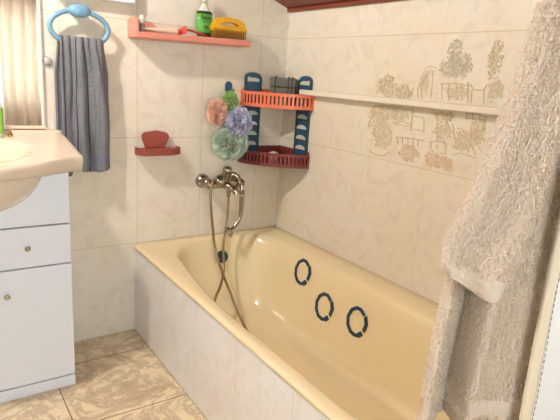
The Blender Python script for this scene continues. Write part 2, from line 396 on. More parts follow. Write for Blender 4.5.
# ---------------------------------------------------------------- washbasin and vanity cabinet
van = thing('vanity_cabinet', (-1.38, -.16, 0), 'white laminate vanity cabinet standing on the floor under the washbasin', 'cabinet')
VX0, VX1, VY = -1.665, -1.097, -.33
MB().box(VX0, VX1, VY+.018, -.003, .02, .818).build('body', m_white, van, bev=.002)
MB().box(VX0+.01, VX1-.004, VY+.012, VY+.022, .03, .80).build('gap_shade_sheet', m_dark, van)  # dark sheet behind the fronts, paints the shade in their gaps
MB().box(VX0, VX1, VY, VY+.018, 0, .043).build('plinth', m_white, van, bev=.002)
MB().box(VX0, VX1, VY, VY+.018, .637, .818).build('front_panel', m_white, van, bev=.003)
xm = (VX0+VX1)/2
for x0, x1, hx in ((VX0, xm-.0015, VX0+.21), (xm+.0015, VX1, xm+.072)):
    d = MB().box(x0, x1, VY, VY+.018, .491, .633).build('drawer', m_white, van, bev=.004)
    MB().lathe([(.005, 0), (.004, .007), (.009, .010), (.0095, .015), (.007, .018), (.004, .015)], ((x0+x1)/2, VY, .563), (0, -1, 0)).build('knob', m_chrome, d)
    d = MB().box(x0, x1, VY, VY+.018, .047, .487).build('door', m_white, van, bev=.004)
    MB().lathe([(.005, 0), (.004, .007), (.009, .010), (.0095, .015), (.007, .018), (.004, .015)], (hx, VY, .400), (0, -1, 0)).build('knob', m_chrome, d)
MB().hexa([(-1.096, -.27, .785), (-1.072, -.27, .79), (-1.072, -.05, .79), (-1.096, -.05, .785), (-1.096, -.28, .818), (-1.066, -.28, .818), (-1.066, -.05, .818), (-1.096, -.05, .818)]).build('underside_block', m_dark, van, bev=.003)  # dark block under the right overhang of the basin

wb = thing('washbasin', (-1.38, -.2, .82), 'white ceramic washbasin with curved front on top of the vanity cabinet', 'washbasin')
BX0, BX1, BC = -1.700, -1.055, -1.378
def front(x):
    t = min(1, abs(x-BC)/(BX1-BC)); return -.34 - .125*(max(0, math.cos(min(1, t/.93)*PI/2)))**1.2
def topz(x, y):
    z = .925 + (.925-.875)*y/.34
    z = max(z, .862)
    if y > -.05: z = .925 + (y+.05)*.0
    r = math.hypot((x-BC)/.175, (y+.250)/.140)
    if r < 1: z -= .115*(1-r**2.6)
    elif r < 1.12: z -= .004*(1.12-r)/.12
    return z
f = MB(); nu, nv = 60, 40
def tp(u, v):
    x = BX0 + (BX1-BX0)*u; yf = front(x); y = -.001 + (yf+.001)*v
    return x, y
top = [[None]*(nu+1) for _ in range(nv+1)]
for j in range(nv+1):
    for i in range(nu+1):
        x, y = tp(i/nu, j/nv); top[j][i] = f.bm.verts.new((x, y, topz(x, y)))
for j in range(nv):
    for i in range(nu): f._f([top[j][i], top[j][i+1], top[j+1][i+1], top[j+1][i]], True)
loop = [top[0][i] for i in range(nu+1)] + [top[j][nu] for j in range(1, nv+1)] + [top[nv][i] for i in range(nu-1, -1, -1)] + [top[j][0] for j in range(nv-1, 0, -1)]
cen = Vector((BC, -.18, 0)); prev = loop
for off, zz, rel in ((.004, -.006, 1), (.005, -.02, 1), (.0, .8195, 0), (-.02, .8185, 0)):
    cur = []
    for v in loop:
        d = (Vector((v.co.x, v.co.y, 0)) - cen); d.normalize()
        p = v.co + d*off; p.y = min(p.y, -.0005)
        p.z = v.co.z + zz if rel else zz
        cur.append(f.bm.verts.new(p))
    for k in range(len(cur)): f._f([prev[k], prev[(k+1) % len(cur)], cur[(k+1) % len(cur)], cur[k]], True)
    prev = cur
slab = f.build('basin_slab', m_ceramic, wb)
MB().grid(lambda u, v: (BC + .215*math.cos(2*PI*u)*math.cos(v*PI/2), -.262 + .185*math.sin(2*PI*u)*math.cos(v*PI/2), .835 - .16*math.sin(v*PI/2)), 40, 12, closeu=True).build('bowl_underside', m_ceramic, wb)
MB().lathe([(.009, 0), (.010, .006), (.006, .011), (.005, .018), (.002, .021)], (-1.240, -.10, .909)).build('chain_stay', m_brass, wb)
tap = MB().lathe([(.022, 0), (.020, .012), (.014, .02), (.013, .07), (.016, .075), (.012, .085)], (BC, -.055, .915))
tap.tube(smooth_path([(BC, -.055, .97), (BC, -.10, .995), (BC, -.16, .985), (BC, -.18, .955)]), .010)
tap = tap.build('tap', m_chrome, wb)

# mirror standing behind the basin
mir = thing('wall_mirror', (-1.42, -.01, .93), 'frameless mirror with a pale bottom ledge on the wall above the washbasin', 'mirror')
mm, nt, b = nodes('mirror_glass'); b.inputs['Base Color'].default_value = rgb(244,244,242); b.inputs['Metallic'].default_value = 1; b.inputs['Roughness'].default_value = .03
MB().box(-1.72, -1.118, -.014, -.004, .938, 1.62).build('glass', mm, mir)
MB().box(-1.118, -1.108, -.018, -.001, .938, 1.62).box(-1.73, -1.72, -.018, -.001, .938, 1.62).box(-1.73, -1.108, -.018, -.001, 1.62, 1.63).box(-1.73, -1.108, -.004, -.001, .93, 1.63).build('frame', m_offw, mir, bev=.002)
MB().box(-1.725, -1.104, -.028, -.001, .926, .938).build('ledge', m_cream, mir, bev=.003)
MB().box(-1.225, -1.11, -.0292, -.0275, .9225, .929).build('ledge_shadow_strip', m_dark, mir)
# knob-like wall cap right of the mirror
tag(MB().lathe([(.017, 0), (.018, .004), (.015, .009), (.008, .013), (.002, .014)], (-1.088, -.001, 1.178), (0, -1, 0), 24).build('suction_cup', plain('lilac_grey', rgb(188,182,184), .3)), 'small round grey suction cup on the wall between mirror and hanging towel', 'suction cup')
# white fitting that just enters at the top edge
fit = thing('wall_ledge', (-.93, -.05, 1.43), 'white box ledge on the wall at the top edge above the towel ring', 'ledge')
MB().box(-1.06, -.765, -.045, -.001, 1.418, 1.50).build('box', plain('cool_white', rgb(240,240,246), .3), fit, bev=.004)

# soap / repellent bottle at the left edge, standing on the basin
sb = thing('pump_bottle', (-1.262, -.105, .905), 'clear bottle with a bright green label on the washbasin at the left edge', 'bottle')
MB().lathe([(.026, 0), (.028, .008), (.028, .10), (.022, .125), (.011, .14), (.011, .15)], (-1.287, -.10, .906)).build('bottle_body', m_clear, sb)
f = MB()
f.grid(lambda u, v: (-1.287 + .0287*math.cos(-PI*.95+u*PI*1.15), -.10 + .0287*math.sin(-PI*.95+u*PI*1.15), .922 + .088*v), 16, 2).build('label', plain('bright_green_label', rgb(150,214,90), .4), sb)
MB().lathe([(.013, 0), (.013, .02), (.006, .025), (.006, .045), (.016, .048), (.014, .06)], (-1.287, -.10, 1.056)).build('pump', plain('lilac_plastic', rgb(160,150,200), .35), sb)

# ---------------------------------------------------------------- towel ring and its towel
tr = thing('towel_ring', (-.98, -.03, 1.36), 'sky blue oval plastic towel ring on the wall above the washbasin corner', 'towel ring')
RC = Vector((-.98, -.052, 1.305)); RA, RB = .105, .062
pts = [(RC.x + RA*math.cos(t)*(1 if True else 1), RC.y, RC.z + RB*math.sin(t) ) for t in [2*PI*k/56 for k in range(56)]]
MB().tube(pts, .0095, 10, closed=True).build('ring', m_ring, tr)
f = MB().lathe([(.0005, .030), (.022, .028), (.036, .022), (.040, .012), (.038, 0)], (0, 0, 0), (0, -1, 0), 28)
for v in f.bm.verts: v.co.z *= .60; v.co.x *= 1.05
for v in f.bm.verts: v.co += Vector((-.980, -.042, 1.366))
f.build('holder_cap', m_ring, tr)
MB().box(-1.0, -.96, -.045, -.001, 1.355, 1.378).build('wall_mount', m_ring, tr, bev=.004)

mtw, nt, b = nodes('blue_grey_towel')
uvn = node(nt, 'ShaderNodeUVMap'); sp = node(nt, 'ShaderNodeSeparateXYZ'); nt.links.new(uvn.outputs[0], sp.inputs[0])
c = mix(nt, noise_(nt, 120, 3), rgb(94,97,104), rgb(142,142,146))
st = None
for pos, wd in ((.35, .014), (.53, .016), (.04, .012)):
    s1 = math_(nt, 'LESS_THAN', math_(nt, 'ABSOLUTE', math_(nt, 'SUBTRACT', sp.outputs[0], pos)), wd)
    st = s1 if st is None else math_(nt, 'MAXIMUM', st, s1)
c = mix(nt, math_(nt, 'MULTIPLY', st, .85), c, rgb(48,58,78))
bd = math_(nt, 'LESS_THAN', math_(nt, 'ABSOLUTE', math_(nt, 'SUBTRACT', sp.outputs[1], .085)), .035)
c = mix(nt, math_(nt, 'MULTIPLY', bd, .6), c, rgb(112,118,136))
nt.links.new(c, b.inputs['Base Color']); b.inputs['Roughness'].default_value = .95
bump(nt, b, noise_(nt, 420, 2), .6, .002)
def towelpt(u, s):
    """s 0 = front hem, 1 = top of the bar, up to 1.9 = back hem"""
    zt = 1.262
    if s <= 1: z = .768 + (zt-.768)*s; side = 1
    else: z = zt - (s-1)*.40; side = -1
    k = min(1, max(0, (zt-z)/.12))
    gather = .078 + .012*k
    cx = -.979 + .004*(1-k) + .012*(k if side > 0 else 0) - .002
    dsw = (.006 + .016*k)
    uw = u + .05*noise.noise(Vector((u*2, z*5, 3+side))); fold = math.sin(uw*PI*5.2+.9)*dsw*.62 + math.sin(uw*PI*13+2)*.0045*(1-k*.55) + noise.noise(Vector((uw*7, z*5, side)))*.012*(.4+k)
    x = cx + (u*2-1)*gather + math.sin(u*PI*4)*.006*k
    th = .0155 + .006*k
    y = RC.y - side*th - (fold if side > 0 else fold*.4)
    if abs(s-1) < .04:
        a = (s-1)/.04; y = RC.y + a*th - fold*(.5-.5*a)*.8; z = zt + .010*math.sqrt(max(0, 1-a*a))
    y = min(y, -.012)
    return (x, y, z + .006*math.sin(u*PI*2.2)*(1-s if s < 1 else 0))
f = MB()
SS = [k/60 for k in range(58)] + [.965+.07*k/10 for k in range(11)] + [1.04+.9*k/30 for k in range(1, 31)]
NU = 64
g = [[f.bm.verts.new(towelpt(i/NU, s)) for i in range(NU+1)] for s in SS]
uvl = f.bm.loops.layers.uv.new('UVMap')
for j in range(len(SS)-1):
    for i in range(NU):
        fc = f.bm.faces.new([g[j][i], g[j][i+1], g[j+1][i+1], g[j+1][i]]); fc.smooth = True
        for l, (a, b_) in zip(fc.loops, ((i, j), (i+1, j), (i+1, j+1), (i, j+1))): l[uvl].uv = (a/NU, min(SS[b_], 1))
tag(f.build('hand_towel', mtw, solid=.006), 'blue-grey striped hand towel hanging folded through the sky blue ring', 'towel')

# ---------------------------------------------------------------- coral pink wall shelf and what lies on it
sh = thing('wall_shelf', (-.545, -.06, 1.30), 'long coral pink plastic shelf on the back wall holding the yellow brush', 'shelf')
f = MB().hexa([(-.778, -.105, 1.288), (-.266, -.105, 1.298), (-.266, -.001, 1.298), (-.778, -.001, 1.288), (-.778, -.105, 1.302), (-.266, -.105, 1.312), (-.266, -.001, 1.312), (-.778, -.001, 1.302)])
f.build('tray', m_pink, sh, bev=.005)
MB().hexa([(-.776, -.107, 1.292), (-.268, -.107, 1.302), (-.268, -.101, 1.302), (-.776, -.101, 1.292), (-.776, -.107, 1.314), (-.268, -.107, 1.326), (-.268, -.101, 1.326), (-.776, -.101, 1.314)]).build('front_lip', m_pink, sh, bev=.002)
MB().prism([(0, 0), (0, .07), (-.05, .080), (-.075, .078), (-.098, .068), (-.104, .050), (-.104, 0)], lambda u, v, t: (t, u-.001, v+1.292), -.784, -.770).build('end_plate', m_pink, sh, bev=.004)
pl = [(0, 0), (.125, 0), (.125, .018), (.112, .045), (.088, .062), (.05, .068), (0, .068)]
MB().prism(pl, lambda u, v, t: (-.775+u, t, v+1.298), -.014, -.002).build('back_plate', m_pink, sh, bev=.003)

t = thing('small_bottle', (-.750, -.078, 1.315), 'tiny grey bottle with white cap at the left end of pink shelf', 'bottle')
MB().lathe([(.010, 0), (.011, .003), (.011, .028), (.008, .034)], (-.750, -.078, 1.313)).build('bottle_body', plain('mauve_grey', rgb(150,128,132), .3), t)
MB().lathe([(.0105, 0), (.0105, .028), (.009, .031)], (-.750, -.078, 1.346)).build('cap', m_clear, t)
# flattened cream tube with red cap
t = thing('cream_tube', (-.68, -.072, 1.32), 'flattened cream tube with red cap lying on the pink shelf', 'tube')
f = MB(); f.grid(lambda u, v: (-.752 + .150*v, -.072 + .018*math.cos(2*PI*u)*(1-.35*v), 1.327 + .003*v + (.0025+.011*math.sin(min(1, v*1.1)*PI*.5))*math.sin(2*PI*u)), 20, 12, closeu=True)
f.build('tube_body', m_cream, t)
MB().lathe([(.011, 0), (.011, .022), (.009, .024)], (-.604, -.072, 1.330), (1, 0, .02)).build('cap', m_redp, t)
t = thing('razor', (-.575, -.072, 1.335), 'red disposable razor lying between the cream tube and green bottle', 'razor')
MB().tube(smooth_path([(-.568, -.072, 1.340), (-.54, -.070, 1.342), (-.50, -.066, 1.334), (-.46, -.062, 1.330)]), .005).build('handle', plain('dark_red_plastic', rgb(196,70,54), .35), t)
MB().hexa([(-.584, -.090, 1.326), (-.566, -.094, 1.326), (-.560, -.050, 1.326), (-.578, -.046, 1.326), (-.578, -.090, 1.352), (-.568, -.094, 1.356), (-.562, -.050, 1.356), (-.572, -.046, 1.352)]).build('razor_head', m_redp, t, bev=.002)
# green-labelled bottle
GB = Vector((-.470, -.050, 1.313))
t = thing('squeeze_bottle', GB, 'clear squeeze bottle with green label and black bands behind the brush', 'bottle')
def oval(prof, base, sy=.55):
    f = MB().lathe(prof, (0, 0, 0), n=28)
    for v in f.bm.verts: v.co.y *= sy; v.co += Vector(base)
    return f
oval([(.026, 0), (.029, .006), (.034, .045), (.0355, .075), (.034, .105), (.029, .114), (.018, .128), (.012, .136), (.012, .15)], GB).build('bottle_body', m_clear, t)
oval([(.0300, .010), (.0350, .045), (.0365, .075), (.0352, .103)], GB).build('label', m_green, t)
oval([(.0312, .012), (.0318, .018), (.0328, .026), (.0275, .026)], GB).build('lower_band', m_black, t)
oval([(.0354, .102), (.0352, .108), (.0315, .113), (.02, .1145)], GB).build('upper_band', m_black, t)
oval([(.013, .148), (.013, .172), (.010, .178)], GB, 1).build('cap', m_clear, t)
f = MB()   # dark handwriting on the label
for st_ in ([(-.022, .084), (-.018, .096), (-.012, .086), (-.016, .080), (-.020, .082)], [(-.010, .082), (-.006, .090), (-.004, .082), (-.009, .081)], [(-.001, .096), (0, .082), (.003, .080)], [(.005, .082), (.009, .090), (.012, .083)], [(.014, .090), (.015, .080), (.020, .086)], [(-.016, .070), (.016, .073)], [(-.012, .052), (.010, .052)], [(-.010, .044), (.008, .045)]):
    for a, b_ in zip(st_, st_[1:]):
        P = []
        for (x, z) in (a, b_): P.append((GB.x+x, GB.y - .55*math.sqrt(max(0, .0375**2-x*x))-.0006, GB.z+z))
        f.tube(P, .0014, 5)
f.build('lettering', m_black, t)
# yellow scrubbing brush
BR = Vector((-.366, -.074, 1.322))
t = thing('scrubbing_brush', BR, 'yellow plastic scrubbing brush with open handle lying on pink shelf', 'brush')
def rr(x0, x1, z0, z1, r, n=5):
    o = []
    for cx, cz, a0 in ((x1-r, z1-r, 0), (x0+r, z1-r, PI/2), (x0+r, z0+r, PI), (x1-r, z0+r, 1.5*PI)):
        for k in range(n): a = a0+PI/2*k/(n-1); o.append((cx+r*math.cos(a), cz+r*math.sin(a)))
    return o
outer = [(-.083, .030), (-.080, .050), (-.070, .072), (-.055, .084), (-.03, .088), (.01, .088), (.045, .085), (.066, .078), (.077, .062), (.082, .030)]
inner = [(-.046, .056), (-.044, .060), (-.038, .063), (-.028, .066), (-.01, .068), (.02, .068), (.036, .065), (.045, .060), (.048, .057), (.046, .055)]
f = MB()
va = {}
for nm, L in (('o', outer), ('i', inner)):
    for sd in (-.016, .016): va[nm, sd] = [f.bm.verts.new((BR.x+x, BR.y+sd, BR.z+z)) for x, z in L]
n = len(outer)
for k in range(n-1):
    for sd in (-.016, .016): f._f([va['o', sd][k], va['o', sd][k+1], va['i', sd][k+1], va['i', sd][k]])
    for nm in 'oi': f._f([va[nm, -.016][k], va[nm, -.016][k+1], va[nm, .016][k+1], va[nm, .016][k]])
for sd in (-.016, .016): f._f([va['o', sd][0], va['o', sd][-1], va['i', sd][-1], va['i', sd][0]])
f._f([va['i', -.016][0], va['i', -.016][-1], va['i', .016][-1], va['i', .016][0]])
f._f([va['o', -.016][0], va['o', -.016][-1], va['o', .016][-1], va['o', .016][0]])
f.build('handle', m_yellow, t, bev=.004)
MB().box(BR.x-.086, BR.x+.084, BR.y-.024, BR.y+.024, BR.z+.036, BR.z+.048).build('brush_block', m_yellow, t, bev=.005)
for a in range(15):
    f = MB()
    for c_ in range(4):
        x = BR.x - .076 + .152*a/14; y = BR.y - .019 + .038*c_/3
        f.lathe([(.0024, .036), (.0026, .014), (.0032, .0)], (x, y, BR.z), n=6)
    f.build('bristle_row', m_bristle if a % 1 == 0 else m_yellow, t)

# ---------------------------------------------------------------- brick red soap dish
sd = thing('soap_dish', (-.672, -.04, .83), 'brick red wall soap dish with raised back plate, below the pink shelf', 'soap dish')
SDO = [(-.756, -.001), (-.760, -.034), (-.738, -.074), (-.606, -.074), (-.562, -.040), (-.562, -.001)]
f = MB().prism(SDO, lambda u, v, t: (u, v, t), .820, .846)
f.build('tray', m_red, sd, bev=.004)
f = MB()
for a, b_ in zip(SDO, SDO[1:]): f.prism([(0, 0), (1, 0), (1, 1), (0, 1)], lambda u, v, t, a=Vector(a), b_=Vector(b_): tuple(a.lerp(b_, u)*(1-.0) + Vector((-.655-a.lerp(b_, u).x, -.001-a.lerp(b_, u).y)).normalized()*.008*v) + (t,), .846, .852)
f.build('rim', m_red, sd)
MB().prism([(-.712, 0), (-.726, .035), (-.730, .056), (-.716, .068), (-.690, .072), (-.670, .076), (-.645, .073), (-.618, .067), (-.606, .052), (-.614, .03), (-.626, 0)], lambda u, v, t: (u, t, v+.846), -.022, -.006).box(-.70, -.64, -.008, -.001, .85, .89).build('back_plate', m_red, sd, bev=.005)

# ---------------------------------------------------------------- bath mixer with hose and hand shower
mx = thing('bath_mixer', (-.40, -.03, .69), 'chrome bath mixer tap on the tiled wall above the bathtub', 'bath mixer')
Z0 = .688
for x in (-.482, -.332):
    MB().lathe([(.034, 0), (.034, .006), (.024, .018), (.016, .024), (.014, .05), (.021, .052), (.021, .072), (.016, .078)], (x, -.001, Z0+.005), (0, -1, 0), 24).build('wall_flange', m_chrome, mx)
MB().tube([(-.50, -.085, Z0), (-.490, -.085, Z0), (-.45, -.085, Z0), (-.40, -.085, Z0), (-.36, -.085, Z0), (-.315, -.085, Z0), (-.305, -.085, Z0)], [.012, .020, .017, .020, .024, .022, .012], 16).build('body', m_chrome, mx)
MB().lathe([(.010, -.01), (.024, 0), (.027, .012), (.024, .024), (.014, .030)], (-.440, -.098, Z0+.014), (-.3, -.6, 1), 20).build('control_knob', m_chrome, mx)
lv = MB().tube(smooth_path([(-.407, -.085, Z0+.000), (-.409, -.098, Z0+.040), (-.411, -.110, Z0+.064)]), .019, 14)
lv.lathe([(.019, 0), (.021, .006), (.021, .018), (.015, .024)], (-.411, -.111, Z0+.062), (-.05, -.2, 1), 20)
lv.build('lever', m_chrome, mx)
MB().tube(smooth_path([(-.412, -.09, Z0+.004), (-.404, -.110, Z0-.004), (-.390, -.130, Z0-.014), (-.380, -.142, Z0-.024), (-.378, -.146, Z0-.036)]), [.019]*8+[.018]*8+[.016]*8+[.015]*9, 14).build('spout', m_chrome, mx)
MB().lathe([(.011, 0), (.013, .004), (.013, .022), (.010, .028), (.008, .045)], (-.395, -.105, Z0-.012), (0, 0, -1), 16).build('hose_connector', m_chrome, mx)
MB().tube(smooth_path([(-.385, -.085, Z0+.012), (-.375, -.088, Z0+.046), (-.350, -.10, Z0+.036), (-.340, -.115, Z0+.006)]), .011, 12).build('cradle_arm', m_chrome, mx)

for o_ in [mx]: o_.location.x += .048; o_.location.z -= .006
hs = thing('hand_shower', (-.31, -.12, .60), 'chrome hand shower hanging head down from the bath mixer', 'hand shower')
MB().tube(smooth_path([(-.292, -.125, .685), (-.292, -.132, .640), (-.294, -.136, .58), (-.302, -.140, .53), (-.325, -.143, .495), (-.342, -.145, .480)]), [.009]*8+[.012]*8+[.011]*8+[.010]*8+[.010]*9, 12).build('handle', m_chrome, hs)
MB().lathe([(.0125, 0), (.0145, .003), (.0145, .020), (.0125, .024)], (-.2915, -.128, .662), (0, -.1, -1), 16).build('collar', plain('dull_chrome', rgb(150,140,124), .3, .9), hs)
MB().lathe([(.010, 0), (.022, .006), (.029, .016), (.030, .024), (.022, .026), (.020, .021), (.004, .021)], (-.346, -.150, .478), (-.72, .25, -.45), 24).build('shower_head', m_chrome, hs)

hp = [(-.347, -.105, .640), (-.349, -.110, .600), (-.362, -.125, .50), (-.388, -.15, .40), (-.408, -.20, .31), (-.455, -.26, .26), (-.50, -.30, .22), (-.545, -.36, .15), (-.565, -.44, .096), (-.53, -.52, .088), (-.46, -.52, .086), (-.40, -.43, .086), (-.375, -.345, .092), (-.388, -.30, .15), (-.405, -.265, .22), (-.415, -.23, .27), (-.422, -.18, .33), (-.432, -.145, .42), (-.440, -.130, .52), (-.444, -.115, .62), (-.440, -.108, .675), (-.422, -.100, .706), (-.385, -.085, .722), (-.340, -.080, .730), (-.306, -.10, .718), (-.293, -.122, .680)]
f = MB(); f.tube(smooth_path(hp, 10), .0062, 9)
tag(f.build('shower_hose', m_hose), 'bronze-grey metal shower hose looping from the mixer down into the tub', 'hose')

# ---------------------------------------------------------------- corner shelf unit
cs = thing('corner_shelf', (-.1, -.1, .77), 'two-tier corner shelf, orange basket above maroon basket on blue posts', 'shelf')
def post(fn, u0, u1, z0, z1):
    """post plate; fn maps (u, z, depth) to the wall it hangs on"""
    f = MB(); cu = (u0+u1)/2; hw = (u1-u0)/2
    out = [(u0, z0), (u1, z0), (u1, z1-.025)] + [(cu+hw*math.cos(a), z1-.025+.025*math.sin(a)) for a in [PI*k/8 for k in range(1, 8)]] + [(u0, z1-.025)]
    f.mi = 0; f.prism(out, fn, 0.001, .010)
    f.mi = 2   # darker edge ridge
    for a in (u0+.004, u1-.004): f.prism([(a-.004, z0), (a+.004, z0), (a+.004, z1-.022), (a-.004, z1-.022)], fn, .010, .014)
    f.mi = 1   # pale crescents
    zs = [.852, .900, .948, .996]
    for zc in zs:
        pts = [(cu+(hw-.010)*math.cos(a), zc+.020*math.sin(a)) for a in [PI*k/10 for k in range(11)]]
        f.prism(pts, fn, .010, .0115)
    f.mi = 2
    for zc in zs: f.prism([(cu-hw+.009, zc-.008), (cu+hw-.009, zc-.008), (cu+hw-.009, zc-.001), (cu-hw+.009, zc-.001)], fn, .010, .0112)
    f.mi = 1; f.prism([(cu-hw+.012, z1-.042), (cu+hw-.012, z1-.042), (cu+hw-.013, z1-.030), (cu+.006, z1-.023), (cu-.006, z1-.026), (cu-hw+.013, z1-.020)], fn, .010, .0115)
    f.build('post', [m_post, m_patch, m_postd], cs)
post(lambda u, v, t: (u, -t, v), -.232, -.142, .80, 1.193)
post(lambda u, v, t: (-t, u, v), -.228, -.130, .80, 1.193)
def basket(z0, z1, m, R_, name, bow=.05):
    edge = []
    A, B = Vector((-R_, -.003)), Vector((-.003, -R_))
    N = 24
    for k in range(N+1):
        t = k/N; p = A.lerp(B, t); n_ = Vector((-1, -1)).normalized(); p = p + n_*bow*(1-(2*t-1)**2)**.8; edge.append((p.x, p.y))
    base = [(-.003, -.003)] + edge
    bk = MB().prism(base, lambda u, v, t: (u, v, t), z0, z0+.006).build(name, m, cs)
    f = MB()
    def strip(za, zb, th=.006):
        for (a, b_) in zip(edge, edge[1:]):
            a, b_ = Vector(a), Vector(b_); n_ = Vector(((a-b_).y, -(a-b_).x)).normalized()
            n_ = n_ if n_.dot(Vector((-1, -1))) > 0 else -n_
            q = [a, b_, b_+n_*th, a+n_*th]
            f.hexa([(p.x, p.y, za) for p in q] + [(p.x, p.y, zb) for p in q])
    strip(z0-.002, z0+.014); strip(z1-.014, z1, .008)
    for y0 in (0,):   # side returns on both walls
        f.box(-R_, -.232, -.012, -.002, z0, z1); f.box(-.012, -.002, -R_, -.228, z0, z1)
    f.build('rail', m, bk)
    # upright bars
    MB().box(-R_, -.003, -.006, -.0015, z0, z1+.012).box(-.006, -.0015, -R_, -.003, z0, z1+.012).build('back_rim', m, bk)
    ln = [0]
    for a, b_ in zip(edge, edge[1:]): ln.append(ln[-1] + math.dist(a, b_))
    nb_ = 19
    f = MB()
    for k in range(nb_+1):
        s_ = ln[-1]*k/nb_
        i = max(j for j in range(N) if ln[j] <= s_+1e-9); tt = (s_-ln[i])/(ln[i+1]-ln[i]); p = Vector(edge[i]).lerp(Vector(edge[i+1]), tt)
        d = (Vector(edge[i+1])-Vector(edge[i])).normalized(); n_ = Vector((-1, -1)).normalized()
        w_ = .0052
        q = [p-d*w_, p+d*w_, p+d*w_+n_*.004, p-d*w_+n_*.004]
        f.hexa([(c_.x, c_.y, z0+.012) for c_ in q] + [(c_.x, c_.y, z1-.012) for c_ in q])
    f.build('bars', m, bk)
basket(1.042, 1.108, m_coral, .243, 'upper_basket')
basket(.772, .834, m_maroon, .243, 'lower_basket')

# things on the corner shelf
t = thing('sponge_pack', (-.072, -.075, 1.045), 'grey dark-striped sponge pack standing in the orange corner basket', 'sponge')
ca, sa = math.cos(-.72), math.sin(-.72)
rot = lambda x, y: (-.066 + x*ca - y*sa, -.085 + x*sa + y*ca)
f = MB()
def rb(f, x0, x1, y0, y1, z0, z1):
    x0 *= 1.2; x1 *= 1.2
    q = [rot(x0, y0), rot(x1, y0), rot(x1, y1), rot(x0, y1)]
    f.hexa([(a, b_, z0) for a, b_ in q] + [(a, b_, z1) for a, b_ in q])
for k in range(3): rb(f, -.050, .050, -.028, .028, 1.046+k*.045, 1.046+k*.045+.041)
f.build('sponge_block', m_grey, t, bev=.004)
f = MB()
for x in (-.030, .022, .036): rb(f, x-.002, x+.002, -.030, .030, 1.045, 1.182)
for z in (1.088, 1.133): rb(f, -.051, .051, -.0295, .0295, z, z+.004)
f.build('bands', m_greyd, t)
f = MB().lathe([(.0005, 0), (.018, .001), (.021, .008), (.018, .017), (.0005, .019)], (0, 0, 0), n=20)
for v in f.bm.verts: v.co.x *= 1.3; v.co += Vector((-.125, -.125, .777))
for v in f.bm.verts: v.co.z = .777 + (v.co.z-.777)*3.2
tag(f.build('soap_bar', plain('pale_pink_soap', rgb(232,200,190), .4)), 'small pale pink soap standing in the maroon corner basket', 'soap')

# white rail along the long wall, starting at the corner shelf
t = thing('wall_rail', (-.03, -.85, 1.12), 'long white rail along the tiled wall from the corner shelf', 'rail')
MB().box(-.046, -.034, -1.72, -.185, 1.108, 1.131).build('bar', m_offw, t, bev=.004)
for y in (-.215, -1.68): MB().box(-.036, -.001, y-.012, y+.012, 1.11, 1.129).build('bracket', m_offw, t, bev=.002)

# ---------------------------------------------------------------- hook and bath puffs
t = thing('wall_hook', (-.316, -.01, 1.112), 'petrol blue wall hook carrying the bath puffs', 'hook')
MB().prism([(-.017, .0), (-.017, .028), (-.006, .040), (.006, .040), (.017, .028), (.017, 0), (.006, -.014), (-.006, -.014)], lambda u, v, tt: (-.316+u, tt, v+1.105), -.010, -.001).build('hook_plate', m_bluehook, t, bev=.002)
MB().tube(smooth_path([(-.316, -.008, 1.098), (-.316, -.035, 1.090), (-.316, -.05, 1.098), (-.316, -.052, 1.112)]), .005).build('hook_arm', m_bluehook, t)
def puff(name_mat, col, c, r, txt, seed, squash=1.0):
    m, nt, b = nodes(name_mat); n1 = noise_(nt, 60, 4)
    dk = (col[0]*.80, col[1]*.80, col[2]*.80, 1)
    nt.links.new(mix(nt, n1, dk, col), b.inputs['Base Color']); b.inputs['Roughness'].default_value = .6; b.inputs['Alpha'].default_value = .72
    c = Vector(c)
    rn = random.Random(seed)
    th = thing('bath_puff', c, txt, 'bath puff', 'bath puffs hanging from the blue hook')
    f = MB()
    # crumpled net ribbons wandering over the ball
    for k in range(64):
        ax = Vector((rn.gauss(0, 1), rn.gauss(0, 1), rn.gauss(0, 1))).normalized(); a = ax.orthogonal().normalized(); b2 = ax.cross(a)
        ph = rn.random()*6; st = rn.random()*6; ln = rn.uniform(1.2, 3.2); off = rn.uniform(-.95, .95); R0 = r*rn.uniform(.80, 1.05); fr = rn.uniform(7, 14); am = rn.uniform(.10, .22)
        def fn(u, v, ax=ax, a=a, b2=b2, ph=ph, st=st, ln=ln, off=off, R0=R0, fr=fr, am=am):
            t_ = st + ln*u; o_ = off + am*math.sin(fr*u+ph)*(.4+v)
            d = ((a*math.cos(t_) + b2*math.sin(t_))*math.sqrt(max(.05, 1-o_*o_)) + ax*o_).normalized()
            d *= R0*(.55 + .45*v + .05*math.sin(fr*1.7*u+ph*2))
            return c + Vector((d.x, d.y*.85, d.z*squash))
        f.grid(fn, 22, 3)
    f.build('net', m, th)
    MB().tube(smooth_path([c + Vector((0, 0, r*.3)), (c + Vector((-.316, -.05, 1.095)))/2 + Vector((rn.uniform(-.01, .01), 0, 0)), Vector((-.316, -.045, 1.098))]), .0016, 6).build('cord', m_clear, th)
puff('peach_net', rgb(255,208,184), (-.402, -.075, 1.010), .050, 'peach bath puff, leftmost of the cluster hanging from the blue hook', 1, 1.25)
puff('lavender_net', rgb(206,208,232), (-.318, -.125, .970), .062, 'lavender bath puff at the right of the cluster under the hook', 2, 1.1)
puff('pale_green_net', rgb(204,222,200), (-.348, -.096, .872), .086, 'large pale sage-green bath puff, lowest of the hanging cluster', 3, .95)
puff('bright_green_net', rgb(180,214,130), (-.335, -.055, 1.055), .042, 'small bright green bath puff just under the blue hook', 4, 1.2)

